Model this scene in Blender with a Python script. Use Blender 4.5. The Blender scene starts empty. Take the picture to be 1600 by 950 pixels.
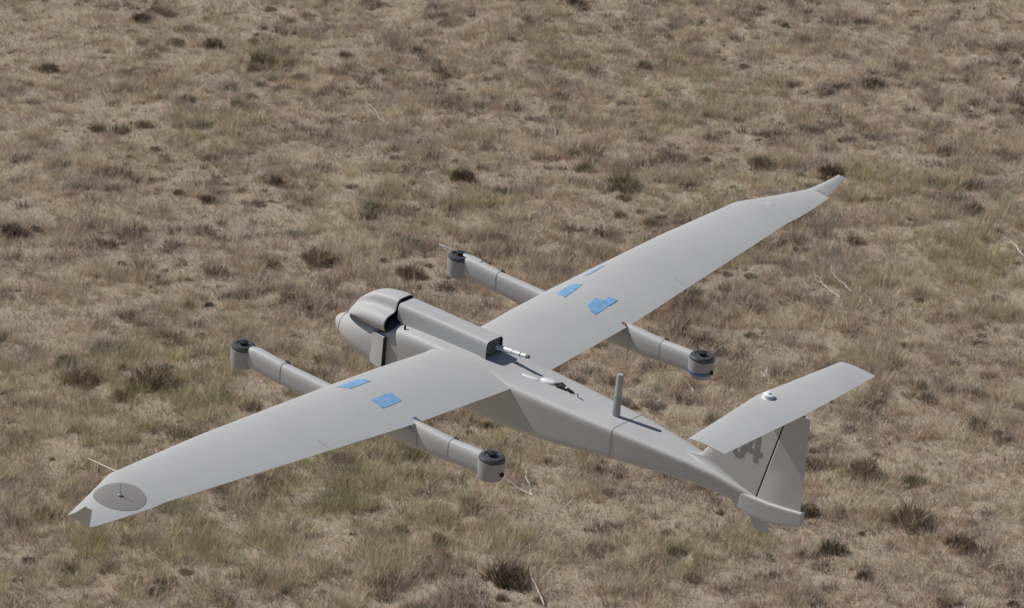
import bpy, bmesh, math, random
import numpy as np
from mathutils import Matrix, Vector, noise
random.seed(7); RNG = np.random.default_rng(11)
SC = bpy.context.scene; COL = SC.collection

# ------------------------------------------------------------------ camera, sky, sun, exposure
CAM_H = 13.0; PITCH = math.radians(20.0); FPX = 5960.5
cd = bpy.data.cameras.new('camera'); cam = bpy.data.objects.new('camera', cd); COL.objects.link(cam)
cam.location = (0, 0, CAM_H); cam.rotation_euler = (math.radians(90) - PITCH, 0, 0)
cd.sensor_width = 36; cd.lens = 36 * FPX / 1600; cd.clip_end = 5000; cd.clip_start = 0.5
cd.dof.use_dof = True; cd.dof.focus_distance = 18.6; cd.dof.aperture_fstop = 12
SC.camera = cam
SUN = Vector((0.5597, -0.2573, -0.7877)).normalized()          # direction the light travels
to_sun = -SUN
el = math.asin(to_sun.z); az = math.atan2(to_sun.x, to_sun.y)
w = bpy.data.worlds.new('World'); SC.world = w; w.use_nodes = True
nt = w.node_tree; bg = nt.nodes['Background']; sky = nt.nodes.new('ShaderNodeTexSky')
sky.sky_type = 'NISHITA'; sky.sun_disc = False; sky.sun_elevation = el; sky.sun_rotation = az
sky.altitude = 1200; sky.dust_density = 1.6
nt.links.new(sky.outputs[0], bg.inputs[0]); bg.inputs[1].default_value = 0.057
sd = bpy.data.lights.new('sun', 'SUN'); sd.energy = 3.75; sd.angle = math.radians(0.5); sd.color = (1, .955, .90)
so = bpy.data.objects.new('sun', sd); COL.objects.link(so); so.rotation_euler = SUN.to_track_quat('-Z', 'Y').to_euler()
so.location = (-20, 10, 40)
vs = SC.view_settings; vs.view_transform = 'Standard'; vs.look = 'None'; vs.exposure = 0.0; vs.gamma = 1
vs.use_curve_mapping = False
SC.cycles.filter_width = 1.5

# ------------------------------------------------------------------ materials
def mat(name, col, rough=.5, metal=0., var=0., vscale=6., bump=0., bscale=40., coat=0., spec=.5):
    m = bpy.data.materials.new(name); m.use_nodes = True; t = m.node_tree; b = t.nodes['Principled BSDF']
    b.inputs['Roughness'].default_value = rough; b.inputs['Metallic'].default_value = metal
    b.inputs['Coat Weight'].default_value = coat; b.inputs['Specular IOR Level'].default_value = spec
    b.inputs['Base Color'].default_value = (*col, 1)
    tc = t.nodes.new('ShaderNodeTexCoord')
    if var:
        n = t.nodes.new('ShaderNodeTexNoise'); n.inputs['Scale'].default_value = vscale; n.inputs['Detail'].default_value = 6
        n.inputs['Roughness'].default_value = .62
        r = t.nodes.new('ShaderNodeMapRange'); r.inputs[1].default_value = .3; r.inputs[2].default_value = .7
        r.inputs[3].default_value = 1 - var; r.inputs[4].default_value = 1 + var
        mx = t.nodes.new('ShaderNodeVectorMath'); mx.operation = 'SCALE'; mx.inputs[0].default_value = col
        t.links.new(tc.outputs['Object'], n.inputs['Vector']); t.links.new(n.outputs[0], r.inputs[0])
        t.links.new(r.outputs[0], mx.inputs['Scale']); t.links.new(mx.outputs[0], b.inputs['Base Color'])
        r2 = t.nodes.new('ShaderNodeMapRange'); r2.inputs[3].default_value = max(rough - .1, .03); r2.inputs[4].default_value = rough + .1
        t.links.new(n.outputs[0], r2.inputs[0]); t.links.new(r2.outputs[0], b.inputs['Roughness'])
    if bump:
        n2 = t.nodes.new('ShaderNodeTexNoise'); n2.inputs['Scale'].default_value = bscale; n2.inputs['Detail'].default_value = 3
        bp = t.nodes.new('ShaderNodeBump'); bp.inputs['Strength'].default_value = bump; bp.inputs['Distance'].default_value = .01
        t.links.new(tc.outputs['Object'], n2.inputs['Vector']); t.links.new(n2.outputs[0], bp.inputs['Height'])
        t.links.new(bp.outputs[0], b.inputs['Normal'])
    return m

M_skin = mat('grey airframe paint', (.468, .470, .463), .6, var=.035, vscale=3.2, bump=.08, bscale=9)
M_disc = mat('dull grey disc paint', (.25, .238, .226), .6, var=.03, vscale=14)
M_dark = mat('black rubber and voids', (.012, .014, .015), .6)
M_grey = mat('dark grey composite', (.10, .105, .11), .5, var=.1, vscale=20)
M_capm = mat('glossy dark motor cap', (.075, .078, .082), .38, var=.15, vscale=30, coat=.2)
M_pod = mat('mid grey pod paint', (.36, .358, .362), .55, var=.03, vscale=12)
M_blue = mat('blue masking tape', (.20, .39, .62), .6, var=.22, vscale=34, bump=.2, bscale=60)
M_bfade = mat('faded blue tape', (.26, .41, .58), .6, var=.12, vscale=28)
M_white = mat('white plastic', (.78, .78, .77), .35, var=.04, vscale=30)
M_metal = mat('bright metal', (.9, .9, .89), .3)
M_mast = mat('antenna grey', (.30, .30, .31), .45, var=.05, vscale=20)
M_num = mat('dark grey number paint', (.22, .22, .218), .6, var=.05, vscale=60)
M_line = mat('panel gap', (.03, .03, .03), .7)
M_seam = mat('filled seam', (.40, .405, .41), .5)
M_bmark = mat('blue marker strip', (.09, .16, .27), .5, var=.2, vscale=50)
M_red = mat('red marker strip', (.30, .11, .12), .5, var=.2, vscale=50)
M_brass = mat('pale metal probe', (.46, .41, .33), .5)

# ------------------------------------------------------------------ mesh helpers
def link(name, verts, faces, m, parent=None, smooth=True, ang=32, mats=None, fmat=None):
    me = bpy.data.meshes.new(name); me.from_pydata([tuple(v) for v in verts], [], faces); me.validate()
    bm = bmesh.new(); bm.from_mesh(me); bmesh.ops.recalc_face_normals(bm, faces=bm.faces); bm.to_mesh(me); bm.free()
    for mm in (mats or [m]): me.materials.append(mm)
    if fmat: me.polygons.foreach_set('material_index', fmat)
    if smooth:
        me.polygons.foreach_set('use_smooth', [True] * len(me.polygons)); me.set_sharp_from_angle(angle=math.radians(ang))
    o = bpy.data.objects.new(name, me); COL.objects.link(o)
    if parent is not None: o.parent = parent
    return o

def loft(rings, caps=(True, True)):
    n = len(rings[0]); V = [v for r in rings for v in r]; F = []
    for i in range(len(rings) - 1):
        for j in range(n):
            k = (j + 1) % n; F.append((i*n+j, i*n+k, (i+1)*n+k, (i+1)*n+j))
    if caps[0]: F.append(tuple(range(n - 1, -1, -1)))
    if caps[1]: F.append(tuple(range((len(rings)-1)*n, len(rings)*n)))
    return V, F

class MB:
    def __init__(s): s.v = []; s.f = []; s.m = []
    def add(s, V, F, mi=0):
        o = len(s.v); s.v += [tuple(v) for v in V]; s.f += [tuple(i + o for i in f) for f in F]; s.m += [mi] * len(F)
    def build(s, name, m, parent=None, ang=32, smooth=True):
        ms = m if isinstance(m, list) else [m]
        return link(name, s.v, s.f, ms[0], parent, smooth, ang, ms, s.m if len(ms) > 1 else None)

def tube(pts, rads, n=14, caps=True):
    pts = [Vector(p) for p in pts]; rings = []
    for i, p in enumerate(pts):
        d = (pts[min(i+1, len(pts)-1)] - pts[max(i-1, 0)]).normalized()
        a = d.cross(Vector((0, 0, 1)) if abs(d.z) < .9 else Vector((1, 0, 0))).normalized(); b = d.cross(a)
        r = rads[i] if isinstance(rads, (list, tuple)) else rads
        rings.append([p + a*r*math.cos(2*math.pi*k/n) + b*r*math.sin(2*math.pi*k/n) for k in range(n)])
    return loft(rings, (caps, caps))

def lathe(cx, cy, prof, n=32):
    rings = [[(cx + r*math.cos(2*math.pi*k/n), cy + r*math.sin(2*math.pi*k/n), z) for k in range(n)] for r, z in prof]
    return loft(rings)

def rring(x, hw, zt, zb, n=3., hb=None, N=40, yc=0., rt=None):
    """rounded-rectangle ring in the plane of constant x (hb: half width at the bottom)"""
    hb = hw if hb is None else hb; zc = (zt + zb)/2; hz = (zt - zb)/2; out = []
    for k in range(N):
        a = 2*math.pi*(k + .5)/N; c, s = math.cos(a), math.sin(a)
        e = (rt if (rt and s > 0) else n)
        q = (abs(c)**e + abs(s)**e) ** (-1/e)
        yy, zz = c*q, s*q; wz = hb + (hw - hb)*(zz + 1)/2
        out.append((x, yc + yy*wz, zc + zz*hz))
    return out

def box(x0, x1, y0, y1, z0, z1):
    V = [(x, y, z) for x in (x0, x1) for y in (y0, y1) for z in (z0, z1)]
    F = [(0,1,3,2), (4,6,7,5), (0,4,5,1), (2,3,7,6), (0,2,6,4), (1,5,7,3)]
    return V, F

# ------------------------------------------------------------------ ground (camera rays -> ground, used to lay the field out)
def ground_at(px, py):
    dx = (px - 800)/FPX; dy = (py - 475)/FPX; c, s = math.cos(PITCH), math.sin(PITCH)
    d = Vector((dx, c - dy*s, -s - dy*c)); k = CAM_H / -d.z
    return d.x*k, d.y*k

class Noise2:
    def __init__(s, seed, n=64): s.g = np.random.default_rng(seed).random((n, n)); s.n = n
    def __call__(s, x, y, scale):
        x = np.asarray(x)/scale; y = np.asarray(y)/scale; xi = np.floor(x).astype(int); yi = np.floor(y).astype(int)
        fx = x - xi; fy = y - yi; fx = fx*fx*(3-2*fx); fy = fy*fy*(3-2*fy); n = s.n; g = s.g
        a = g[xi % n, yi % n]; b = g[(xi+1) % n, yi % n]; c = g[xi % n, (yi+1) % n]; d = g[(xi+1) % n, (yi+1) % n]
        return (a*(1-fx)+b*fx)*(1-fy) + (c*(1-fx)+d*fx)*fy
N1, N2, N3, N4 = Noise2(1), Noise2(2), Noise2(3), Noise2(4)
def height(x, y):
    x = np.asarray(x, float); y = np.asarray(y, float)
    near = np.exp(-((x/40)**2 + ((y-40)/50)**2))
    return near*(.10*(N1(x, y, 2.3) - .5) + .07*(N2(x, y, .8) - .5) + .035*(N3(x, y, .3) - .5)) + (1-near)*.8*(N4(x, y, 40) - .5)
def hgt(x, y): return float(height(x, y))

# soil sheet: fine where the photo looks, coarse to the horizon
def axis(fine0, fine1, step, far):
    a = list(np.arange(fine0, fine1 + 1e-6, step)); s = step; v = fine1
    while v < far: s *= 1.25; v += s; a.append(v)
    s = step; v = fine0; pre = []
    while v > -far: s *= 1.25; v -= s; pre.append(v)
    return np.array(pre[::-1] + a)
gx = axis(-9, 9, .09, 2500); gy = axis(25, 52, .09, 2600)
X, Y = np.meshgrid(gx, gy); Z = height(X, Y); nx, ny = len(gx), len(gy)
me = bpy.data.meshes.new('ground')
idx = np.arange(nx*ny).reshape(ny, nx)
q = np.stack([idx[:-1, :-1], idx[:-1, 1:], idx[1:, 1:], idx[1:, :-1]], -1).reshape(-1, 4)
me.vertices.add(nx*ny); me.vertices.foreach_set('co', np.stack([X, Y, Z], -1).ravel())
me.loops.add(q.size); me.loops.foreach_set('vertex_index', q.ravel())
me.polygons.add(len(q)); me.polygons.foreach_set('loop_start', np.arange(0, q.size, 4)); me.update(calc_edges=True)
me.polygons.foreach_set('use_smooth', np.ones(len(q), bool))
gm = bpy.data.materials.new('dry soil'); gm.use_nodes = True; t = gm.node_tree; b = t.nodes['Principled BSDF']
b.inputs['Roughness'].default_value = .95; b.inputs['Specular IOR Level'].default_value = .1
tc = t.nodes.new('ShaderNodeTexCoord')
def tn(scale, det=6, rough=.6):
    n = t.nodes.new('ShaderNodeTexNoise'); n.inputs['Scale'].default_value = scale; n.inputs['Detail'].default_value = det
    n.inputs['Roughness'].default_value = rough; t.links.new(tc.outputs['Object'], n.inputs['Vector']); return n
def ramp(src, stops):
    r = t.nodes.new('ShaderNodeValToRGB'); e = r.color_ramp.elements
    while len(e) < len(stops): e.new(.5)
    for k, (p, c) in enumerate(stops): e[k].position = p; e[k].color = (*c, 1)
    t.links.new(src.outputs[0], r.inputs[0]); return r
def mixc(a, b_, f):
    m = t.nodes.new('ShaderNodeMix'); m.data_type = 'RGBA'
    t.links.new(a, m.inputs[6]); t.links.new(b_, m.inputs[7])
    if isinstance(f, float): m.inputs[0].default_value = f
    else: t.links.new(f, m.inputs[0])
    return m.outputs[2]
r1 = ramp(tn(1.1), [(.3, (.35, .272, .205)), (.5, (.43, .34, .262)), (.72, (.49, .40, .305))])
r2 = ramp(tn(28, 8, .7), [(.32, (.15, .118, .088)), (.52, (.39, .325, .245)), (.75, (.59, .50, .38))])
c = mixc(r1.outputs[0], r2.outputs[0], .5)
t.links.new(c, b.inputs['Base Color'])
bp_ = t.nodes.new('ShaderNodeBump'); bp_.inputs['Strength'].default_value = .8; bp_.inputs['Distance'].default_value = .03
t.links.new(tn(22, 8, .7).outputs[0], bp_.inputs['Height']); t.links.new(bp_.outputs[0], b.inputs['Normal'])
me.materials.append(gm)
go = bpy.data.objects.new('ground', me); COL.objects.link(go); go['kind'] = 'structure'

# ------------------------------------------------------------------ grass (one mesh per cover)
def blade_material(name, trans=.25):
    m = bpy.data.materials.new(name); m.use_nodes = True; t = m.node_tree; b = t.nodes['Principled BSDF']
    b.inputs['Roughness'].default_value = .85; b.inputs['Specular IOR Level'].default_value = .15
    a = t.nodes.new('ShaderNodeAttribute'); a.attribute_name = 'tint'
    t.links.new(a.outputs['Color'], b.inputs['Base Color'])
    tr = t.nodes.new('ShaderNodeBsdfTranslucent'); mx = t.nodes.new('ShaderNodeMixShader'); mx.inputs[0].default_value = trans
    t.links.new(a.outputs['Color'], tr.inputs['Color']); t.links.new(b.outputs[0], mx.inputs[1]); t.links.new(tr.outputs[0], mx.inputs[2])
    t.links.new(mx.outputs[0], t.nodes['Material Output'].inputs['Surface']); return m
M_blade = blade_material('dry grass blades'); M_twig = blade_material('dead twigs', .05)

def blades(name, base, az, lean, length, width, col, m, droop=.5):
    """base (n,3); az direction of lean; lean 0 upright .. 1.5 flat; two segments per blade"""
    n = len(base); dirh = np.stack([np.cos(az), np.sin(az), np.zeros(n)], -1); up = np.array([0, 0, 1.])
    sa = az + RNG.uniform(-1.5, 1.5, n) + math.pi/2
    side = np.stack([np.cos(sa), np.sin(sa), np.zeros(n)], -1)*(width[:, None]/2)
    d1 = dirh*np.sin(lean)[:, None] + up*np.cos(lean)[:, None]
    l2 = np.minimum(lean + droop*RNG.uniform(.2, 1, n), 1.62)
    d2 = dirh*np.sin(l2)[:, None] + up*np.cos(l2)[:, None]
    mid = base + d1*(length*.55)[:, None]; tip = mid + d2*(length*.45)[:, None]
    V = np.stack([base - side, base + side, mid + side*.8, mid - side*.8, tip], 1).reshape(-1, 3)
    o = (np.arange(n)*5)[:, None]
    loops = (o + np.array([0, 1, 2, 3, 3, 2, 4])[None]).ravel()
    starts = ((np.arange(n)*7)[:, None] + np.array([0, 4])[None]).ravel()
    me = bpy.data.meshes.new(name); me.vertices.add(len(V)); me.vertices.foreach_set('co', V.ravel().astype('f4'))
    me.loops.add(len(loops)); me.loops.foreach_set('vertex_index', loops.astype('i4'))
    me.polygons.add(2*n); me.polygons.foreach_set('loop_start', starts.astype('i4')); me.update(calc_edges=True)
    ca = me.attributes.new('tint', 'FLOAT_COLOR', 'POINT')
    C4 = np.ones((n, 5, 4), 'f4'); C4[:, :, :3] = col[:, None, :]
    ca.data.foreach_set('color', C4.ravel()); me.materials.append(m)
    return me

PAL = {  # tuft colours; the dark brown also paints in the shadow gaps between tufts
 'straw': (.76, .64, .475), 'tan': (.64, .51, .375), 'grey': (.47, .40, .345), 'mauve': (.48, .38, .335),
 'olive': (.50, .465, .25), 'sage': (.53, .50, .34), 'dark': (.12, .088, .064), 'rust': (.46, .31, .21)}
KEYS = list(PAL); PA = np.array([PAL[k] for k in KEYS])
GREEN = [(260, 650, 210, 105, .95), (250, 850, 220, 80, .85), (560, 780, 200, 100, 1.), (560, 320, 90, 45, .7), (690, 300, 90, 45, .5),
         (1490, 420, 90, 45, .95), (1400, 290, 120, 35, .55), (1090, 150, 120, 40, .5), (900, 75, 60, 30, .6), (1130, 400, 70, 30, .3), (340, 200, 110, 40, .35),
         (1050, 850, 120, 60, .5), (1350, 760, 60, 60, .4), (985, 430, 70, 50, .4), (130, 900, 120, 40, .4), (1080, 300, 90, 30, .4), (470, 90, 90, 30, .35)]
PALE = [(90, 60, 150, 90, 1.), (160, 130, 60, 110, 1.), (400, 330, 200, 60, .5), (1350, 880, 260, 70, .7), (150, 920, 200, 50, .5), (1450, 700, 200, 90, .5),
        (850, 780, 170, 60, .5), (30, 430, 90, 80, .5), (750, 250, 120, 40, .4)]
def field(lst, x, y):
    out = np.zeros_like(x)
    for px, py, rx, ry, s in lst:
        cx, cy = ground_at(px, py); x2, _ = ground_at(px + rx, py); _, y2 = ground_at(px, py - ry)
        out = np.maximum(out, s*np.exp(-(((x-cx)/(x2-cx))**2 + ((y-cy)/(y2-cy))**2)))
    return out
def view_mask(x, y, mx, my0, my1):
    hw = (y*.143 + mx); return (np.abs(x) < hw) & (y > my0) & (y < my1)

def add_stuff(name, me, label, cat):
    o = bpy.data.objects.new(name, me); COL.objects.link(o); o['kind'] = 'stuff'; o['label'] = label; o['category'] = cat
def make_grass():
    dens = 165
    x = RNG.uniform(-11, 11, int(22*33*dens)); y = RNG.uniform(24, 57, len(x))
    k = view_mask(x, y, 1.3, 26.8, 50.5) | (RNG.random(len(x)) < .10); x, y = x[k], y[k]
    pale = field(PALE, x, y); green = field(GREEN, x, y)
    cl = .5*N1(x+3, y, .17) + .5*N2(x, y+7, .38)
    k = RNG.random(len(x)) < np.clip(.55 + 2.4*(cl - .38) - .22*pale, .22, 1); x, y, pale, green, cl = x[k], y[k], pale[k], green[k], cl[k]
    n = len(x)
    a = N3(x, y, .9)*.4 + N4(x, y, .3)*.6; h_ = N1(x-9, y+4, 2.6)*.5 + N2(x+5, y-3, .7)*.5
    u = RNG.random(n)
    def K(k): return KEYS.index(k)
    W = np.zeros((n, len(KEYS)))
    W[:, K('straw')] = .45 + 2.2*np.clip(a-.45, 0, 1) + .5*pale
    W[:, K('tan')] = .8
    W[:, K('grey')] = .35 + 2.0*np.clip(.52-a, 0, 1)
    W[:, K('mauve')] = .40 + 2.6*np.clip(h_-.5, 0, 1)
    W[:, K('olive')] = .0 + 3.4*green**1.5
    W[:, K('sage')] = .01 + 1.8*green**1.2
    W[:, K('dark')] = (.10 + 8.*np.clip(.38-a, 0, 1))*(1-.5*pale)
    W[:, K('rust')] = .24 + 1.*np.clip(.45-a, 0, 1)
    cw = np.cumsum(W, 1); kind = (u[:, None]*cw[:, -1:] > cw).sum(1)
    size = (.038 + .112*RNG.random(n)**2.2)*(.55 + 1.0*cl)
    size *= np.where(kind == K('straw'), 1.15, 1.) * np.where((kind == K('olive')) | (kind == K('sage')), 1.25, 1.)
    size *= (1 - .30*pale)*(1 - .22*np.clip((y-38)/10, 0, 1)) * 1.15
    nb = ((14 + 290*size)*np.where(kind == K('dark'), 1.9, 1.)).astype(int); twiggy = np.isin(kind, [K('grey'), K('mauve'), K('dark'), K('rust')])
    ti = np.repeat(np.arange(n), nb); N = len(ti); print('blades', N)
    az = RNG.uniform(0, 2*math.pi, N); rr = np.sqrt(RNG.random(N))*size[ti]*np.where(twiggy[ti], .75, .50)*np.where(kind[ti] == K('dark'), .8, 1.)
    bx = x[ti] + rr*np.cos(az); by = y[ti] + rr*np.sin(az)
    base = np.stack([bx, by, height(bx, by) - .004], -1)
    az2 = az + RNG.normal(0, .9, N); lean = np.clip(np.abs(RNG.normal(.25, .35, N)) + .35*rr/(size[ti]+1e-6), 0, 1.45)
    L = size[ti]*RNG.uniform(.45, 1.2, N)*np.where(twiggy[ti], .8, .98)
    wd = RNG.uniform(.0020, .0042, N)*np.where(twiggy[ti], 1.15, 1.)
    tt = PA[kind]*RNG.uniform(.62, 1.25, (n, 1))*RNG.normal(1, .03, (n, 3))
    col = tt[ti]*RNG.uniform(.65, 1.35, (N, 1))
    p = RNG.random(N) < .12; col[p] = np.array([.78, .68, .52])*RNG.uniform(.8, 1.1, (p.sum(), 1))
    add_stuff('dry_grass', blades('dry_grass', base, az2, lean, L, wd, np.clip(col, .01, .88), M_blade), 'pale straw and olive tufts of short dry grass covering the whole field', 'dry grass')
    # tall pale dead stems
    m_ = 5200; xs_ = RNG.uniform(-8, 8, m_); ys_ = RNG.uniform(27, 50, m_); k = RNG.random(m_) < .15 + .9*np.clip(N1(xs_, ys_, 1.7) - .35, 0, 1)
    xs_, ys_ = xs_[k], ys_[k]; m_ = len(xs_)
    col = np.array([.80, .71, .57])*RNG.uniform(.75, 1.1, (m_, 1))
    me = blades('dead_stems', np.stack([xs_, ys_, height(xs_, ys_)], -1), RNG.uniform(0, 6.283, m_), RNG.uniform(.1, 1.3, m_), RNG.uniform(.10, .26, m_), RNG.uniform(.004, .0065, m_), np.clip(col, 0, .88), M_blade, .3)
    add_stuff('dead_stems', me, 'thin bleached dead stems leaning and lying everywhere among the short grass', 'dead stems')
    # low fuzz of short dead stubble between the tufts
    m_ = int(22*33*2600); x = RNG.uniform(-11, 11, m_); y = RNG.uniform(24, 57, m_)
    k = view_mask(x, y, .8, 27.3, 50) | (RNG.random(m_) < .06); x, y = x[k], y[k]
    k = RNG.random(len(x)) < np.clip(.55 + 1.5*(N2(x, y, .26) - .3), .25, 1); x, y = x[k], y[k]; m_ = len(x)
    a = N4(x, y, .3)
    base = np.stack([x, y, height(x, y) - .002], -1)
    col = PA[RNG.choice([0, 0, 1, 1, 2, 3, 6, 7], m_)]*RNG.uniform(.7, 1.35, (m_, 1))*(.8 + .4*a[:, None])
    me = blades('dry_stubble', base, RNG.uniform(0, 6.283, m_), np.abs(RNG.normal(.6, .5, m_)).clip(0, 1.5), RNG.uniform(.02, .055, m_), RNG.uniform(.003, .006, m_), np.clip(col, .02, .75), M_blade, .4)
    add_stuff('dry_stubble', me, 'short pale stubble and dead blades covering the soil between the tufts', 'dry stubble')
make_grass()

# ------------------------------------------------------------------ shrubs one can tell apart
def shrub_mesh(name, n, r, h, cols, pale=.06, wmul=1., flat=.0):
    az = RNG.uniform(0, 2*math.pi, n); rad = np.sqrt(RNG.random(n))*r*.8
    lob = 1 + .3*np.sin(az*3 + RNG.uniform(0, 6)) + .15*np.sin(az*5 + RNG.uniform(0, 6)); rad *= lob
    zz = RNG.random(n)**1.4*h*.55*np.clip(1 - (rad/(r*1.2))**2, .15, 1)
    base = np.stack([rad*np.cos(az), rad*np.sin(az), zz - .01], -1)
    lean = np.clip(np.abs(RNG.normal(.3, .35, n)) + .35*rad/r, 0, 1.4)
    L = h*RNG.uniform(.2, .62, n); cols = np.array(cols)
    col = cols[RNG.integers(0, len(cols), n)]*RNG.uniform(.6, 1.5, (n, 1))
    p = RNG.random(n) < pale; col[p] = np.array([.5, .42, .3])*RNG.uniform(.7, 1.1, (p.sum(), 1))
    return blades(name, base, az + RNG.normal(0, .9, n), lean, L, RNG.uniform(.003, .0075, n)*wmul, np.clip(col, .01, .7), M_twig, .4)
DK = [(.115, .087, .064), (.165, .125, .09), (.26, .205, .145)]  # dark shrub browns, with the clump's self-shadow put into the colour
BR = [(.24, .185, .125), (.32, .255, .18), (.44, .36, .26)]
GR = [(.27, .25, .14), (.35, .325, .19), (.23, .20, .12)]
GY = [(.30, .26, .225), (.36, .31, .27), (.44, .385, .33)]
protos = {'dark': [shrub_mesh('dark_shrub', 900, .16, .16, DK, .12) for _ in range(3)],
          'brown': [shrub_mesh('brown_shrub', 1000, .17, .19, BR, .18) for _ in range(3)],
          'green': [shrub_mesh('green_shrub', 1100, .19, .19, GR, .12) for _ in range(2)],
          'grey': [shrub_mesh('grey_shrub', 1100, .20, .15, GY, .15) for _ in range(2)]}
def put_shrub(kind, px, py, s, label, group=None, sz=1.):
    x, y = ground_at(px, py + 6)
    o = bpy.data.objects.new(kind + '_shrub' if kind != 'grey' else 'grey_shrub', random.choice(protos[kind])); COL.objects.link(o)
    o.location = (x, y, hgt(x, y)); o.rotation_euler = (0, 0, random.uniform(0, 6.28)); o.scale = (s, s*random.uniform(.85, 1.1), s*sz)
    o['label'] = label; o['category'] = 'shrub'
    if group: o['group'] = group
    return o
NAMED = [
 ('dark', 332, 68, 1.0, 'nearly black flat shrub standing alone in the upper left of the field'),
 ('dark', 222, 28, 1.0, 'dark shrub close to the top edge, left of the nearly black one'),
 ('dark', 75, 104, .9, 'dark brown shrub on the pale strip near the upper left corner'),
 ('dark', 325, 303, .7, 'small dark shrub on pale soil, left of the middle of the field'),
 ('dark', 722, 273, 1.0, 'dark clump with black shade just above the far front rotor'),
 ('dark', 430, 277, .8, 'dark shrub straight above the near front rotor, left of centre'),
 ('dark', 20, 362, 1.1, 'dark shrub at the left edge of the field, a third of the way down'),
 ('green', 410, 92, 1.1, 'olive dark shrub right of the nearly black one at the top left'),
 ('green', 975, 288, 1.1, 'olive brown bush standing above the middle of the far wing'),
 ('dark', 1300, 268, 1.1, 'dark shrub just behind the raised tip of the far wing'),
 ('dark', 1516, 328, .9, 'dark round shrub right of the far wing tip near the right edge'),
 ('brown', 242, 600, 1.55, 'large brown grass clump with dark base left of the near front rotor'),
 ('brown', 125, 590, 1.1, 'brown clump near the left edge beside the large brown one'),
 ('dark', 1262, 800, .8, 'dark narrow clump right behind the base of the tail fin'),
 ('brown', 1425, 815, 1.3, 'brown bunch of upright grass in the lower right of the field'),
 ('dark', 1500, 852, .9, 'small dark shrub beside bare soil near the lower right corner'),
 ('dark', 1300, 857, .9, 'dark flat clump below and right of the tail skid'),
 ('dark', 1350, 903, .6, 'small dark tuft close to the bottom edge, right of the tail'),
 ('dark', 795, 905, 1.3, 'wide dark shrub at the bottom edge below the near rear rotor'),
 ('brown', 1190, 255, 1.0, 'brown shrub between the far wing and the top right of the field'),
 ('brown', 1350, 735, 1.1, 'brown tuft right of the tail fin on pale ground'),
 ('dark', 1525, 660, .9, 'dark brown clump near the right edge level with the tail fin'),
 ('dark', 1364, 135, 1.0, 'dark brown shrub near the top right, alone on grey scrub'),
 ('dark', 900, 4, .9, 'dark shrub cut by the top edge of the picture right of centre'),
 ('green', 1085, 480, .95, 'dark greenish shrub between the far wing and the far rear rotor'),
 ('grey', 1250, 330, 1.2, 'grey scrubby shrub just below the far wing tip'),
 ('brown', 640, 420, 1.0, 'brown clump between the engine cowling and the far front rotor'),
 ('brown', 1200, 640, .9, 'brown shrub partly hidden behind the horizontal tailplane'),
 ('brown', 500, 400, 1.2, 'brown grassy clump straight above the nose of the drone'),
 ('dark', 580, 468, 1.0, 'dark clump touching the engine cowling of the drone from behind'),
]
for k_, px, py, s, lb in NAMED: put_shrub(k_, px, py, s*.95, lb)
GL = {'dark': 'small dark dried shrub', 'brown': 'small brown grass clump', 'green': 'low olive green shrub', 'grey': 'low grey scrub cushion'}
ROWS = ['along the top', 'in the upper part', 'at mid height', 'in the lower part', 'along the bottom']
COLS = ['far left', 'left of centre', 'near the centre', 'right of centre', 'far right']
cnt = 0
while cnt < 190:
    px = random.uniform(0, 1600); py = random.uniform(0, 955)
    gxx, gyy = ground_at(px, py)
    if float(field(PALE, np.array([gxx]), np.array([gyy]))[0]) > random.random()*1.3: continue
    kk = random.choices(['dark', 'brown', 'green', 'grey'], [.52, .22, .10, .16])[0]
    g_ = float(field(GREEN, np.array([gxx]), np.array([gyy]))[0])
    if g_ > .4 and kk == 'dark': kk = 'green'
    s = (random.uniform(.2, .5) if kk == 'dark' else random.uniform(.3, .75))*(1.1 if kk == 'grey' else 1)
    where = ROWS[int(min(py, 949)/190)] + ' of the field, ' + COLS[int(min(px, 1599)/320)]
    nm = GL[kk].replace('small', '').replace('low', '').strip(); nm = ('tiny ' if s < .36 else 'small ' if s < .52 else 'middling ') + nm
    put_shrub(kk, px, py, s, nm + ' ' + where, nm + 's ' + where, sz=random.uniform(.7, 1.05)); cnt += 1

# ------------------------------------------------------------------ bleached dead branches
M_branch = mat('bleached dead wood', (.66, .60, .52), .8, var=.15, vscale=40)
def branch(pts, label, r=.006, forks=()):
    """pts: pixels of the main stem with heights above the soil; forks: (index, px, py, h)"""
    mb = MB()
    def P(px, py, h):
        # undo the lift the height gives in the picture so the stem stands over its own foot
        x, y = ground_at(px, py); k = (CAM_H - h)/CAM_H; return Vector((x*k, y*k, h + hgt(x*k, y*k)*.5))
    W = [P(*p) for p in pts]; r *= 1.2
    def wig(a, b_, n=4):
        out = []
        for i in range(n + 1):
            q = a.lerp(b_, i/n)
            if 0 < i < n: q += Vector((random.gauss(0, .01), random.gauss(0, .01), random.gauss(0, .006)))
            out.append(q)
        return out
    full = []
    for a, b_ in zip(W, W[1:]): full += wig(a, b_)[(1 if full else 0):]
    mb.add(*tube(full, [r*(1 - .75*i/(len(full)-1)) for i in range(len(full))], 6))
    for i, px, py, h in forks:
        seg = wig(W[i], P(px, py, h)); mb.add(*tube(seg, [r*.75*(1 - .7*j/4) for j in range(5)], 6))
    o0 = W[0].copy(); mb.v = [tuple(Vector(v) - o0) for v in mb.v]
    o = mb.build('dead_branch', M_branch); o.location = o0
    o['label'] = label; o['category'] = 'dead branch'; o['group'] = 'bleached dead branches in the grass'
branch([(832, 778, .02), (824, 752, .12), (818, 727, .2)], 'white forked twig standing beside the near rear rotor', .0065, [(0, 812, 766, .06), (0, 790, 748, .1)])
branch([(1084, 612, .02), (1058, 583, .05)], 'straight white twig lying left of the far rear rotor', .006)
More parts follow.
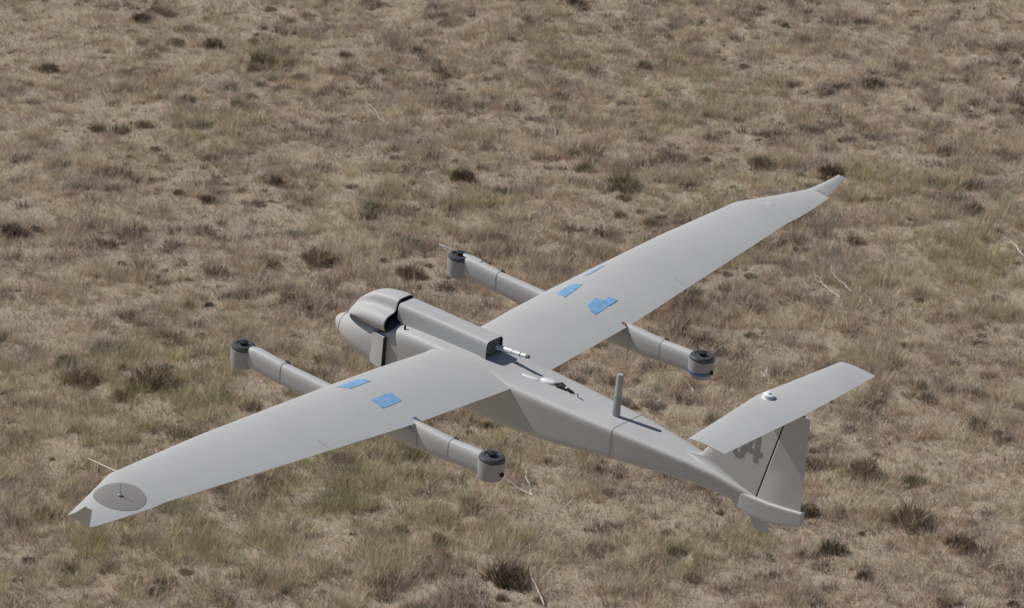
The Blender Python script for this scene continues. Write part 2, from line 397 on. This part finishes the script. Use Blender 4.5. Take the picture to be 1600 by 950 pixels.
branch([(1330, 455, .02), (1302, 430, .08), (1296, 415, .14)], 'pale forked branch in the grass below the far wing tip, longest of its patch', .0075, [(1, 1310, 414, .14), (1, 1316, 446, .05)])
branch([(1312, 465, .02), (1290, 448, .05), (1266, 432, .06)], 'thin pale branch lying left of the longest one below the far wing tip', .006, [(1, 1270, 425, .08)])
branch([(1270, 452, .02), (1255, 442, .04)], 'short pale stick nearest the far wing in the patch of branches', .006)
branch([(1362, 472, .02), (1352, 455, .06)], 'short pale stick at the right end of the patch of branches', .005)
branch([(1604, 405, .02), (1582, 380, .08), (1566, 368, .12)], 'pale branch cut by the right edge of the picture', .008, [(1, 1568, 378, .06)])
branch([(1194, 590, .02), (1202, 562, .15)], 'pale upright twig standing just above the tailplane', .005, [(0, 1196, 563, .15)])
branch([(850, 945, .02), (828, 890, .10)], 'pale bent stalk at the bottom edge below the near rear rotor', .0055, [(0, 838, 918, .1)])
branch([(672, 770, .01), (662, 742, .06)], 'thin pale stalk in the green patch under the near wing', .0045)
branch([(602, 190, .02), (578, 165, .1), (566, 148, .14)], 'thin white forked twig in the upper middle of the field', .0045, [(1, 590, 162, .1)])
branch([(720, 400, .02), (686, 380, .08)], 'pale twig lying beside the far front rotor', .0045, [(0, 690, 398, .06)])
branch([(1420, 306, .01), (1402, 302, .02)], 'small pale stick lying right of the far wing tip', .005)
branch([(868, 208, .01), (864, 190, .06)], 'tiny pale twig in the upper middle, right of centre', .0045)

# ================================================================== the drone
# frame: x towards the tail, y towards the far (starboard) wing, z up
RW = Matrix(((0.77432, 0.62621, 0.09103), (-0.62093, 0.77963, -0.08139), (-0.12193, 0.0065, 0.99252)))
D = bpy.data.objects.new('drone', None); COL.objects.link(D); D.empty_display_size = .3
D.matrix_world = Matrix.Translation((0.09013, 17.129, CAM_H - 6.611)) @ RW.to_4x4()
D['label'] = 'light grey unmanned aircraft with four rotor pods flying low over the dry field'; D['category'] = 'drone'

# fuselage -------------------------------------------------
SEC = [  # x, half width top, half width bottom, z top, z bottom, exponent
 (-1.165, .062, .062, -.076, -.200, 2.0), (-1.12, .083, .083, -.052, -.222, 2.05), (-1.05, .106, .104, -.026, -.243, 2.15), (-.97, .122, .116, -.006, -.258, 2.3),
 (-.89, .132, .124, .008, -.268, 2.7), (-.80, .138, .128, .022, -.266, 4.0), (-.70, .141, .132, .030, -.260, 7.), (-.55, .144, .136, .034, -.250, 9.),
 (-.30, .150, .143, .036, -.240, 10.), (-.12, .157, .150, .018, -.234, 10.), (-.0, .160, .153, .006, -.230, 10.), (.20, .153, .147, .002, -.218, 9.5), (.40, .140, .134, -.003, -.198, 9.0),
 (.60, .124, .118, -.009, -.174, 8.5), (.80, .103, .097, -.018, -.157, 8.), (1.00, .078, .070, -.032, -.145, 6.5), (1.15, .054, .046, -.052, -.148, 5.),
 (1.28, .034, .024, -.078, -.168, 4.0), (1.38, .022, .020, -.098, -.176, 3.5), (1.46, .019, .018, -.108, -.170, 3.)]
V, F = loft([rring(x, hw, zt, zb, n, hb, 96) for x, hw, hb, zt, zb, n in SEC])
fus = link('fuselage', V, F, M_skin, D, ang=50)
# ring-shaped panel seam on the rear fuselage
mb = MB()
def ring_at(x, off):
    for a, b_ in zip(SEC, SEC[1:]):
        if a[0] <= x <= b_[0]:
            k = (x-a[0])/(b_[0]-a[0]); s = [p + (q_-p)*k for p, q_ in zip(a, b_)]
            return rring(x, s[1]+off, s[3]+off, s[4]-off, s[5], s[2]+off, 96)
mb.add(*loft([ring_at(.588, .0006), ring_at(.588, .0012), ring_at(.593, .0012), ring_at(.593, .0006)], (False, False)))
mb.build('panel_seam', mat('seam shade grey', (.31, .31, .305), .6), fus)
# nose cap
prof = [(-1.232, .0), (-1.231, .006), (-1.225, .020), (-1.210, .036), (-1.19, .050), (-1.170, .0605)]
rings = []
for x, r in prof[1:]:
    kx = (x + 1.232)/.062; zc = -.130 - .008*kx
    rings.append([(x, r*math.cos(2*math.pi*k/32), zc + r*1.02*math.sin(2*math.pi*k/32)) for k in range(32)])
V, F = loft(rings); nose = link('nose_cap', V, F, M_skin, D, ang=60)
V, F = loft([[(x, r*math.cos(2*math.pi*k/32), -.138 + r*1.02*math.sin(2*math.pi*k/32)) for k in range(32)] for x, r in ((-1.1685, .0595), (-1.1685, .0622), (-1.1655, .0625), (-1.1655, .0595))])
link('nose_seam', V, F, M_grey, nose)

# engine cowling: three-lobed shell, open to the rear -------------------------------------------------
half = [(0, .141), (.036, .1405), (.054, .135), (.062, .120), (.065, .098), (.076, .078), (.098, .074), (.124, .071), (.146, .056), (.156, .034), (.153, .012), (.142, -.006)]
prof = [(-y, z) for y, z in half[::-1]] + half[1:]
def cowl_ring(x, sc_y, sc_z, z0, flat, ins=0.):
    out = []
    for y, z in prof:
        # towards the nose the lobes melt into one dome
        dome = .15*math.sqrt(max(0, 1 - (y/.162)**2)) - .02
        zz = z*(1-flat) + dome*flat
        out.append((x, y*(sc_y - ins), z0 + (zz + .03)*(sc_z - ins) - .03))
    return out
cw = [(-1.128, .22, .10, .000, 1.), (-1.122, .36, .22, .000, 1.), (-1.105, .50, .40, 0, .85), (-1.07, .68, .62, 0, .50), (-1.02, .82, .80, 0, .22), (-.96, .92, .91, 0, .06), (-.90, .97, .965, 0, .0), (-.845, 1., 1., 0, 0.), (-.802, 1.01, 1.005, 0, 0.)]
outer = [cowl_ring(*c_) for c_ in cw]
# dip the front end down over the nose
def dip(r):
    return [(x, y, z - .035*max(0, (-x - .95)/.18)**1.4) for x, y, z in r]
outer = [dip(r) for r in outer]
inner = [[(x, y*.965, (z+.03)*.955 - .03) for x, y, z in r] for r in (outer[-1], outer[-2], outer[-3])]
inner = [[(x + (0 if i else 0), y, z) for x, y, z in r] for i, r in enumerate(inner)]
n = len(prof); Vv = [v for r in outer + inner for v in r]; Ff = []; fm = []
nr = len(outer) + len(inner)
for i in range(nr - 1):
    for j in range(n - 1):
        Ff.append((i*n+j, i*n+j+1, (i+1)*n+j+1, (i+1)*n+j)); fm.append(1 if i >= len(outer) else 0)
Ff.append(tuple(range(n))); fm.append(0)
Ff.append(tuple(range((nr-1)*n, nr*n))); fm.append(1)
me = bpy.data.meshes.new('engine_cowling'); me.from_pydata(Vv, [], Ff)
me.materials.append(M_skin); me.materials.append(M_dark); me.polygons.foreach_set('material_index', fm)
bm = bmesh.new(); bm.from_mesh(me); bmesh.ops.recalc_face_normals(bm, faces=bm.faces); bm.to_mesh(me); bm.free()
me.polygons.foreach_set('use_smooth', [True]*len(me.polygons)); me.set_sharp_from_angle(angle=math.radians(60))
cowl = bpy.data.objects.new('engine_cowling', me); COL.objects.link(cowl); cowl.parent = D
sub = cowl.modifiers.new('sub', 'SUBSURF'); sub.levels = 1; sub.render_levels = 1
# engine block seen in the gap behind the cowling
mb = MB(); mb.add(*loft([rring(x, hw, zt, -.06, 3.5, None, 24) for x, hw, zt in ((-.86, .125, .055), (-.80, .125, .05), (-.775, .115, .035))])); 
eng = mb.build('engine_block', M_dark, D)

# dorsal box -------------------------------------------------
DB = [(-.797, .063, .125), (-.60, .063, .124), (-.40, .062, .122), (-.235, .062, .120)]
rings = [rring(x, hw, zt, -.03, 7., hw + .004, 56) for x, hw, zt in DB]
tail = DB[-1]; rim = rring(-.235, .056, .114, -.03, 7., .058, 56); deep = rring(-.243, .055, .113, -.03, 7., .057, 56)
V, F = loft(rings + [rim, deep], (True, True)); nn = 56
fmt = [0]*(nn*3) + [1]*nn + [1]*nn + [0, 2]
dors = link('exhaust_housing', V, F, None, D, ang=35, mats=[M_skin, M_dark, M_grey], fmat=fmt)
V, F = tube([(-.245, .030, .065), (-.145, .030, .074)], .0135, 16); tp = link('tail_pipe', V, F, M_white, D)
mb = MB(); mb.add(*tube([(-.149, .030, .0737), (-.06, .030, .0818)], .0105, 16)); mb.add(*tube([(-.185, .030, .0703), (-.178, .030, .071)], .0148, 16)); mb.build('pipe_extension', M_white, tp)
mb = MB(); mb.add(*tube([(-.0615, .030, .0817), (-.045, .030, .0832)], .009, 12)); mb.add(*tube([(-.098, .030, .0783), (-.092, .030, .0788)], .0112, 12)); mb.build('pipe_tip', M_grey, tp)
# side air scoops
for s in (-1, 1):
    mb = MB(); ys = s
    for z0, z1 in ((-.205, -.035),):
        V = []; prof2 = [(-.90, .1255), (-.865, .1375), (-.83, .1475), (-.803, .153)]
        outl = [(x, y) for x, y in prof2] + [(-.803, .139), (-.90, .119)]
        rr_ = [[(x, ys*y, z) for x, y in outl] for z in (z0, (z0+z1)/2, z1)]
        mb.add(*loft(rr_))
    o = mb.build('air_scoop', M_skin, D, ang=25)
    V, F = box(-.8035, -.7955, ys*.120, ys*.1515, -.203, -.037); link('scoop_opening', V, F, M_dark, o, smooth=False)
V, F = tube([(-.715, -.10, .025), (-.715, -.10, .047)], .0055, 8); link('bolt', V, F, M_dark, D)

# wings -------------------------------------------------
ST = [  # |y|, LE x, TE x, chord-line z
 (.0, -.530, .004, -.012), (.18, -.522, .0, -.010), (.50, -.540, -.012, .004), (.83, -.549, -.024, .018), (1.10, -.549, -.049, .030), (1.45, -.547, -.082, .046), (1.74, -.545, -.108, .059),
 (2.10, -.528, -.142, .074), (2.375, -.511, -.167, .087), (2.45, -.480, -.165, .089), (2.62, -.411, -.176, .096), (2.785, -.346, -.194, .1035), (2.80, -.340, -.197, .105), (2.812, -.327, -.201, .118), (2.832, -.262, -.175, .165), (2.853, -.190, -.146, .226)]
def interp(y):
    y = abs(y)
    for a, b_ in zip(ST, ST[1:]):
        if a[0] <= y <= b_[0]:
            k = (y-a[0])/(b_[0]-a[0]); return [p + (q_-p)*k for p, q_ in zip(a, b_)]
    return list(ST[-1])
def foil(u, up, th=.115, cam_=.028):
    yt = 5*th*(.2969*math.sqrt(u) - .126*u - .3516*u*u + .2843*u**3 - .1015*u**4)
    p = .4; yc = cam_/p**2*(2*p*u - u*u) if u < p else cam_/(1-p)**2*((1-2*p) + 2*p*u - u*u)
    return yc + (yt if up else -yt)
US = [0, .004, .012, .03, .06, .10, .16, .24, .34, .45, .56, .67, .78, .88, .95, 1.]
def wing_top(x, y):
    _, le, te, z = interp(y); c_ = te - le; return z + c_*foil(min(max((x-le)/c_, 0), 1), True)
def foil_ring(le, te, z, place, thk=.115):
    c_ = te - le; pts = [(u, True) for u in US[::-1]] + [(u, False) for u in US[1:]]
    return [place(le + u*c_, c_*foil(u, up, thk)*1.) for u, up in pts]
def patch(name, corners, m, parent, off=.0016, nu=10, nv=4, ragged=0.):
    V = []; rg = random.Random(int(abs(corners[0][0]*1e4)) + int(abs(corners[0][1]*1e3)))
    e0 = [rg.uniform(-ragged, ragged) for _ in range(nv+1)]; e1 = [rg.uniform(-ragged, ragged) for _ in range(nv+1)]
    e2 = [rg.uniform(-ragged, ragged)*.5 for _ in range(nu+1)]; e3 = [rg.uniform(-ragged, ragged)*.5 for _ in range(nu+1)]
    for i in range(nu+1):
        for j in range(nv+1):
            a = i/nu; b_ = j/nv
            a, b_ = a + (e0[j] if i == 0 else e1[j] if i == nu else 0), b_ + (e2[i] if j == 0 else e3[i] if j == nv else 0)
            x = (1-b_)*((1-a)*corners[0][0] + a*corners[1][0]) + b_*((1-a)*corners[3][0] + a*corners[2][0])
            y = (1-b_)*((1-a)*corners[0][1] + a*corners[1][1]) + b_*((1-a)*corners[3][1] + a*corners[2][1])
            V.append((x, y, wing_top(x, y) + off))
    F = [(i*(nv+1)+j, (i+1)*(nv+1)+j, (i+1)*(nv+1)+j+1, i*(nv+1)+j+1) for i in range(nu) for j in range(nv)]
    # thin edge so that the strip has a thickness
    n0 = len(V); V += [(x, y, z - off - .001) for x, y, z in V]
    F += [tuple(i + n0 for i in f[::-1]) for f in F]
    rim = [i*(nv+1) for i in range(nu+1)] + [nu*(nv+1)+j for j in range(1, nv+1)] + [i*(nv+1)+nv for i in range(nu-1, -1, -1)] + [j for j in range(nv-1, 0, -1)]
    for a, b_ in zip(rim, rim[1:] + rim[:1]): F.append((a, b_, b_+n0, a+n0))
    return link(name, V, F, m, parent)
wings = {}
for s in (-1, 1):
    rings = []
    for i, (y, le, te, z) in enumerate(ST[:-3]):
        th = .115 if y < 2.5 else .10
        rings.append(foil_ring(le, te, z, lambda x, t_, y=y, z=z: (x, s*y, z + t_), th))
    V, F = loft(rings, (True, True)); wg = link('wing', V, F, M_skin, D, ang=40); wings[s] = wg
    # winglet: swept and nearly upright
    rings = []
    for k in range(6):
        a = k/5; y = 2.800 + .053*a; z = .106 + .122*a; le = -.340 + .150*a + .006*math.sin(a*3.14); te = -.207 + .061*a
        ny_, nz_ = .918, -.397  # lower-surface side of the winglet faces outboard
        rings.append(foil_ring(le, te, z, lambda x, t_, y=y, z=z, a=a: (x, s*(y - t_*ny_*min(1, .35+a)), z + t_*(1 if a == 0 else .25)), .09))
    V, F = loft(rings); link('winglet', V, F, M_skin, wg, ang=45)
    # aileron and panel seams
    for ya in (1.37, 2.43):
        x0 = interp(ya)[2] - .085; x1 = interp(ya)[2] - .012
        patch('panel_seam', [(x0, s*ya), (x1, s*ya), (x1, s*(ya+.003)), (x0, s*(ya+.003))], M_disc if ya < 2 else M_seam, wg, .0007, 8, 1)
wp, ws = wings[-1], wings[1]
T1 = patch('tape_strip', [(-.470, -.885), (-.470, -.735), (-.408, -.715), (-.408, -.858)], M_blue, wp, .0016, 14, 8, .035)
patch('tape_strip', [(-.270, -.871), (-.271, -.728), (-.187, -.745), (-.187, -.881)], M_blue, wp, .0016, 14, 8, .035)
patch('tape_strip', [(-.455, .763), (-.470, .906), (-.421, .934), (-.391, .757)], M_blue, ws, .0016, 14, 8, .035)
patch('tape_strip', [(-.262, .771), (-.285, .868), (-.196, .876), (-.180, .724)], M_blue, ws, .0016, 14, 8, .035)
patch('tape_strip', [(-.243, .872), (-.250, .930), (-.200, .944), (-.192, .860)], M_blue, ws, .0028, 10, 6, .035)
patch('tape_strip', [(-.495, 1.045), (-.512, 1.20), (-.492, 1.21), (-.478, 1.055)], M_bfade, ws, .0016, 14, 5, .035)
for s, wg in wings.items():
    o = patch('marker_strip', [(-.062, s*.792), (-.026, s*.792), (-.026, s*.812), (-.062, s*.812)], M_bmark if s < 0 else M_red, wg, .0016, 4, 2)
# antenna disc on the near wing
cxd, cyd, rd = -.306, -2.514, .117; V = [(cxd, cyd, wing_top(cxd, cyd) + .0012)]; F = []; NR, NA = 5, 48
for i in range(1, NR+1):
    for k in range(NA):
        a = 2*math.pi*k/NA; x = cxd + rd*i/NR*math.cos(a); y = cyd + rd*i/NR*math.sin(a); V.append((x, y, wing_top(x, y) + .0012))
for k in range(NA):
    V.append((V[1+(NR-1)*NA+k][0], V[1+(NR-1)*NA+k][1], V[1+(NR-1)*NA+k][2] - .0025))
for k in range(NA):
    k2 = (k+1) % NA; F.append((0, 1+k, 1+k2))
    for i in range(NR): F.append((1+i*NA+k, 1+(i+1)*NA+k, 1+(i+1)*NA+k2, 1+i*NA+k2))
dsc = link('antenna_disc', V, F, M_disc, wp)
zt = wing_top(cxd, cyd)
mb = MB(); mb.add(*lathe(cxd, cyd, [(.011, zt+.001), (.011, zt+.008), (.006, zt+.011)], 16)); mb.add(*tube([(cxd, cyd, zt+.008), (cxd+.002, cyd, zt+.060)], [.0018, .0012], 8)); mb.build('disc_stud', M_mast, wp)
mb = MB(); zz = interp(2.32)[3]
mb.add(*tube([(-.500, -2.32, zz), (-.56, -2.32, zz-.002), (-.690, -2.32, zz-.004)], [.0055, .0045, .0038], 10)); mb.build('pitot_tube', M_brass, wp)
# small scuff on the far wing
patch('scuff_mark', [(-.372, 2.44), (-.345, 2.447), (-.343, 2.463), (-.370, 2.457)], M_white, ws, .001, 3, 2)

# rotor booms -------------------------------------------------
def boom(s):
    yb = s*.818; rings = []
    for x, hw, zt, zb in ((-1.075, .030, .022, -.080), (-1.03, .033, .030, -.088), (-.86, .0325, .0155, -.099)):
        rings.append(rring(x, hw, zt, zb, 3., hw*.9, 28, yb))
    b0 = loft(rings); mb = MB(); mb.add(*b0)
    mb.add(*loft([rring(x, hw, zt, zb, 3., hw*.9, 28, yb) for x, hw, zt, zb in ((-.862, .0305, .013, -.098), (-.70, .033, .010, -.112), (-.50, .034, .005, -.115), (-.20, .034, -.002, -.112), (.0, .034, .0, -.108))]))
    mb.add(*loft([rring(x, hw, zt, zb, 3., hw*.9, 28, yb) for x, hw, zt, zb in ((-.066, .012, .022, -.06), (-.03, .024, .024, -.095), (.02, .0325, .022, -.108), (.10, .0345, .019, -.108), (.188, .0325, .0165, -.102))]))
    mb.add(*loft([rring(x, hw, zt, zb, 3., hw*.9, 28, yb) for x, hw, zt, zb in ((.186, .031, .014, -.100), (.28, .032, .018, -.096), (.37, .031, .020, -.090))]))
    B = mb.build('rotor_boom', M_skin, D, ang=40)
    # dark sleeve gaps
    for x in (-.8615, .1875):
        V, F = loft([[(x0, yb + .012, .0115), (x1, yb + .012, .0125), (x1, yb + .0335, -.004), (x1, yb + .028, .010), (x0, yb + .028, .012)] for x0, x1 in ((x - .001, x + .012),)] + [[(x0, yb + .012, .024), (x1, yb + .012, .0145), (x1, yb + .0335, .0), (x1, yb + .030, .012), (x0, yb + .030, .018)] for x0, x1 in ((x - .001, x + .014),)]); link('sleeve_gap', V, F, M_grey, B, smooth=False)
    for k, (cx, zb, zt, r) in enumerate(((-1.125, -.098, -.002, .0615), (.425, -.092, .003, .0645))):
        V, F = lathe(cx, yb, [(r*.80, zb), (r*.90, zb+.004), (r*.95, zb+.02), (r*.99, zt-.03), (r, zt)], 40); pod = link('motor_pod', V, F, M_pod, B, ang=40)
        # dark motor: crowned cap, inset ring, shaft and hub
        mb = MB(); mb.add(*lathe(cx, yb, [(r*.94, zt), (r*.97, zt+.004), (r*.95, zt+.014), (r*.86, zt+.021), (r*.60, zt+.024), (r*.56, zt+.019), (r*.3, zt+.019)], 40))
        mb.build('motor', M_capm, B)
        mb = MB(); mb.add(*lathe(cx, yb, [(.012, zt+.018), (.012, zt+.026), (.021, zt+.027), (.021, zt+.034), (.010, zt+.037)], 20)); mb.build('rotor_hub', M_dark, B)
        if k == 1:
            mb = MB(); mb.add(*tube([(cx + r*.9, yb, zb+.040), (cx + r*1.14, yb, zb+.040)], [.012, .010], 12)); mb.build('cable_plug', M_dark, B)
        if k == 1 and s > 0:
            V, F = lathe(cx, yb, [(r*.97, zb+.024), (r*.985, zb+.025), (r*1.005, zb+.040), (r*.99, zb+.041)], 40); link('tape_band', V, F, M_bmark, B)
        if k == 0 and s > 0:      # the one rotor whose blades show
            mb = MB()
            for d in (-1, 1):
                rings = []
                for u, wd in ((.018, .006), (.04, .011), (.08, .015), (.125, .014), (.142, .006)):
                    tw = .5 - 2.*u
                    rings.append([(cx + d*u, yb + d*(wd*c_*math.cos(tw)) , zt + .031 + wd*c_*math.sin(tw) + t_) for c_, t_ in ((-1, 0), (-.2, .0018), (1, 0), (-.2, -.0012))])
                mb.add(*loft(rings))
            mb.build('rotor_blades', mat('pale blade grey', (.45, .45, .45), .4), B, ang=60)
boom(-1); boom(1)

# fin, rudder, tailplane -------------------------------------------------
def slab(outline, thick, nose_edge=0.):
    """vertical surface: outline in x,z; thickness profile rounded"""
    pass
def fin_ring(z, le, te, t_le, t_te, n=10):
    pts = []; c_ = te - le
    us = [0, .01, .03, .07, .14, .25, .4, .6, .8, 1.]
    def h(u): return (t_te + (t_le - t_te)*(1-u)) * min(1, math.sqrt(u/.10) if u < .10 else 1)/2
    for u in us: pts.append((le + u*c_, -h(u), z))
    for u in us[::-1][:-1]: pts.append((le + u*c_, h(u), z))
    return pts
lev = [-.135, -.09, -.05, .0, .10, .20, .30, .392]
def le_x(z): 
    if z < .0: return 1.03 + (.0 - z)*.0 - (0 - z)*1.2*0 + (0-z)*.6
    return 1.03 + z*.70
def hinge(z): return 1.360 + (z + .116)*.236
V, F = loft([fin_ring(z, le_x(z) - (.06 if -.06 < z < .0 else 0), hinge(z) - .004, .034, .030) for z in lev]); fin = link('tail_fin', V, F, M_skin, D, ang=40)
def rud_ring(z, te): 
    x0 = hinge(z) + .004; return [(x0, -.0135, z), (x0+.005, -.015, z), (x0 + .6*(te-x0), -.009, z), (te, -.0018, z), (te, .0018, z), (x0 + .6*(te-x0), .009, z), (x0+.005, .015, z), (x0, .0135, z)]
V, F = loft([rud_ring(z, 1.604 - (z+.1)*.03) for z in (-.098, .0, .10, .20, .30, .386)]); rud = link('rudder', V, F, M_skin, D, ang=20)
mb = MB(); mb.add(*loft([[(hinge(z)-.006, -.010, z), (hinge(z)+.006, -.010, z), (hinge(z)+.006, .010, z), (hinge(z)-.006, .010, z)] for z in (-.11, .385)])); mb.build('rudder_gap', M_dark, fin)
# dorsal fillet where the fin grows out of the boom
rings = []
for x, hb_, z0, hh in ((.93, .004, -.034, .010), (.98, .030, -.034, .014), (1.03, .042, -.040, .030), (1.09, .040, -.050, .050), (1.16, .036, -.060, .050), (1.24, .028, -.076, .045), (1.32, .021, -.094, .035), (1.40, .0165, -.110, .02)):
    pf = [(1, 0), (.80, .10), (.62, .24), (.48, .45), (.40, .75), (.375, 1.)]
    k_ = min(1, .0148/(hb_*.375)) if x > 1.0 else 1
    L_ = [(-hb_*y_, z0 + hh*z_) for y_, z_ in pf]
    rings.append([(x, y_, z_) for y_, z_ in L_] + [(x, -y_, z_) for y_, z_ in L_[::-1]] + [(x, hb_*.8, z0 - .03), (x, -hb_*.8, z0 - .03)])
V, F = loft(rings)
link('fin_fillet', V, F, M_skin, D, ang=50)
# tail cone below the rudder
V, F = loft([rring(x, hw, zt, zb, 12., hw*.92, 64) for x, hw, zt, zb in ((1.245, .022, -.135, -.168), (1.262, .028, -.110, -.180), (1.30, .031, -.098, -.190), (1.36, .032, -.098, -.202), (1.44, .030, -.098, -.200), (1.54, .024, -.090, -.178), (1.618, .017, -.083, -.150))]); 
tcone = link('tail_cone', V, F, M_skin, D, ang=50)
V, F = loft([[(x0, -hw, z), (x1, -hw, z), (x1, hw, z), (x0, hw, z)] for x0, x1, hw, z in ((1.315, 1.436, .012, -.17), (1.340, 1.436, .011, -.205), (1.372, 1.440, .009, -.262))]); link('tail_skid', V, F, M_skin, D, ang=30)
# tailplane
rings = []
HS = [(-.603, 1.344, 1.541), (-.59, 1.341, 1.541), (-.3, 1.315, 1.549), (-.006, 1.287, 1.556), (.006, 1.287, 1.556), (.3, 1.315, 1.549), (.59, 1.341, 1.541), (.603, 1.344, 1.541)]
for y, le, te in HS:
    rings.append(foil_ring(le, te, .394, lambda x, t_, y=y: (x, y, .394 + t_), .055 if abs(y) < .6 else .03))
V, F = loft(rings); hs = link('tailplane', V, F, M_skin, D, ang=40)
mb = MB(); bx, by, bz = 1.352, -.004, .4055
mb.add(*lathe(bx, by, [(.030, bz), (.028, bz+.004), (.015, bz+.006), (.014, bz+.011), (.025, bz+.013), (.026, bz+.020), (.018, bz+.023), (.010, bz+.024), (.010, bz+.031), (.006, bz+.033)], 28)); mb.build('beacon', M_metal, hs)
# number on the fin
mb = MB(); yk = 0
def stroke(pts):
    global yk
    yk += 1; y0_, y1_ = -.0150, -.0166 - .00008*yk      # each stroke a hair prouder than the last
    mb.add(*loft([[(x, y0_, z) for x, z in pts], [(x, y1_, z) for x, z in pts]]))
stroke([(1.322, .072), (1.350, .072), (1.350, .258), (1.322, .258)])
stroke([(1.280, .108), (1.366, .108), (1.366, .136), (1.280, .136)])
stroke([(1.280, .134), (1.302, .134), (1.330, .258), (1.312, .258)])
stroke([(1.246, .080), (1.252, .064), (1.268, .076), (1.276, .10), (1.276, .24), (1.264, .256), (1.250, .250)])
stroke([(1.212, .075), (1.222, .060), (1.256, .060), (1.262, .088), (1.212, .088)])
stroke([(1.208, .072), (1.228, .080), (1.230, .108), (1.208, .108)])
stroke([(1.216, .142), (1.256, .142), (1.256, .166), (1.210, .166)])
stroke([(1.206, .160), (1.228, .160), (1.228, .246), (1.206, .238)])
stroke([(1.212, .234), (1.256, .234), (1.256, .258), (1.222, .258)])
tm = mb.build('fin_number', M_num, fin, smooth=False)

# things fixed on the deck -------------------------------------------------
def deck(x): 
    for a, b_ in zip(SEC, SEC[1:]):
        if a[0] <= x <= b_[0]: return a[3] + (b_[3]-a[3])*(x-a[0])/(b_[0]-a[0])
rings = [[(.520 + sx_*.021*c_ + .0*k, 0.0125*s_, z) for c_, s_ in [(math.cos(2*math.pi*q_/20), math.sin(2*math.pi*q_/20)) for q_ in range(20)]] for k, (z, sx_) in enumerate(((-.02, 1.1), (.05, 1.), (.10, .92)))]
V, F = loft(rings); mast = link('mast_antenna', V, F, M_mast, D, ang=50)
rings = [[(.520 + sx_*.020*c_, 0.0135*s_, z) for c_, s_ in [(math.cos(2*math.pi*q_/20), math.sin(2*math.pi*q_/20)) for q_ in range(20)]] for z, sx_ in ((.098, 1.), (.11, 1.02), (.20, .92), (.213, .7))]
V, F = loft(rings); link('antenna_tip', V, F, mat('pale antenna grey', (.40, .40, .40), .45, var=.05), mast)
def pad(name, x, y, lx, ly, h, m, yaw=.12):
    rings = []; z = deck(x)
    for k, (q_, hh) in enumerate(((1., -.004), (1., h*.5), (.86, h*.9), (.5, h))):
        r_ = []
        for a in range(24):
            c_, s_ = math.cos(a*math.pi/12), math.sin(a*math.pi/12); u, v_ = lx*q_*c_, ly*q_*s_
            r_.append((x + u*math.cos(yaw) - v_*math.sin(yaw), y + u*math.sin(yaw) + v_*math.cos(yaw), z + hh))
        rings.append(r_)
    V, F = loft(rings); return link(name, V, F, m, D, ang=60)
pad('white_pad', .002, -.012, .052, .011, .005, M_white, .1)
pad('white_dome', .096, .018, .043, .022, .014, M_white, .15)
mb = MB()
for p in [((.135, .018, .006), (.165, .034, .018), (.19, .030, .010)), ((.140, .030, .006), (.175, .020, .016), (.215, .028, .006)), ((.150, .010, .004), (.185, .014, .014), (.235, .024, .004)), ((.2, .03, .004), (.225, .012, .012), (.248, .02, .003))]:
    mb.add(*tube([(x, y, deck(x) + z) for x, y, z in p], .0058, 8))
mb.add(*box(.160, .200, .010, .034, deck(.18)-.002, deck(.18)+.010)); mb.build('cable_connector', M_dark, D)
V, F = box(.196, .208, .012, .024, deck(.2)+.010, deck(.2)+.016); link('connector_tag', V, F, M_white, D)
mb = MB(); z = deck(.285); mb.add(*tube([(.285, .006, z-.002), (.283, .004, z+.022)], .0028, 8)); mb.add(*tube([(.285, .006, z+.002), (.325, -.004, z+.003)], .002, 6)); mb.build('lock_pin', M_grey, D)
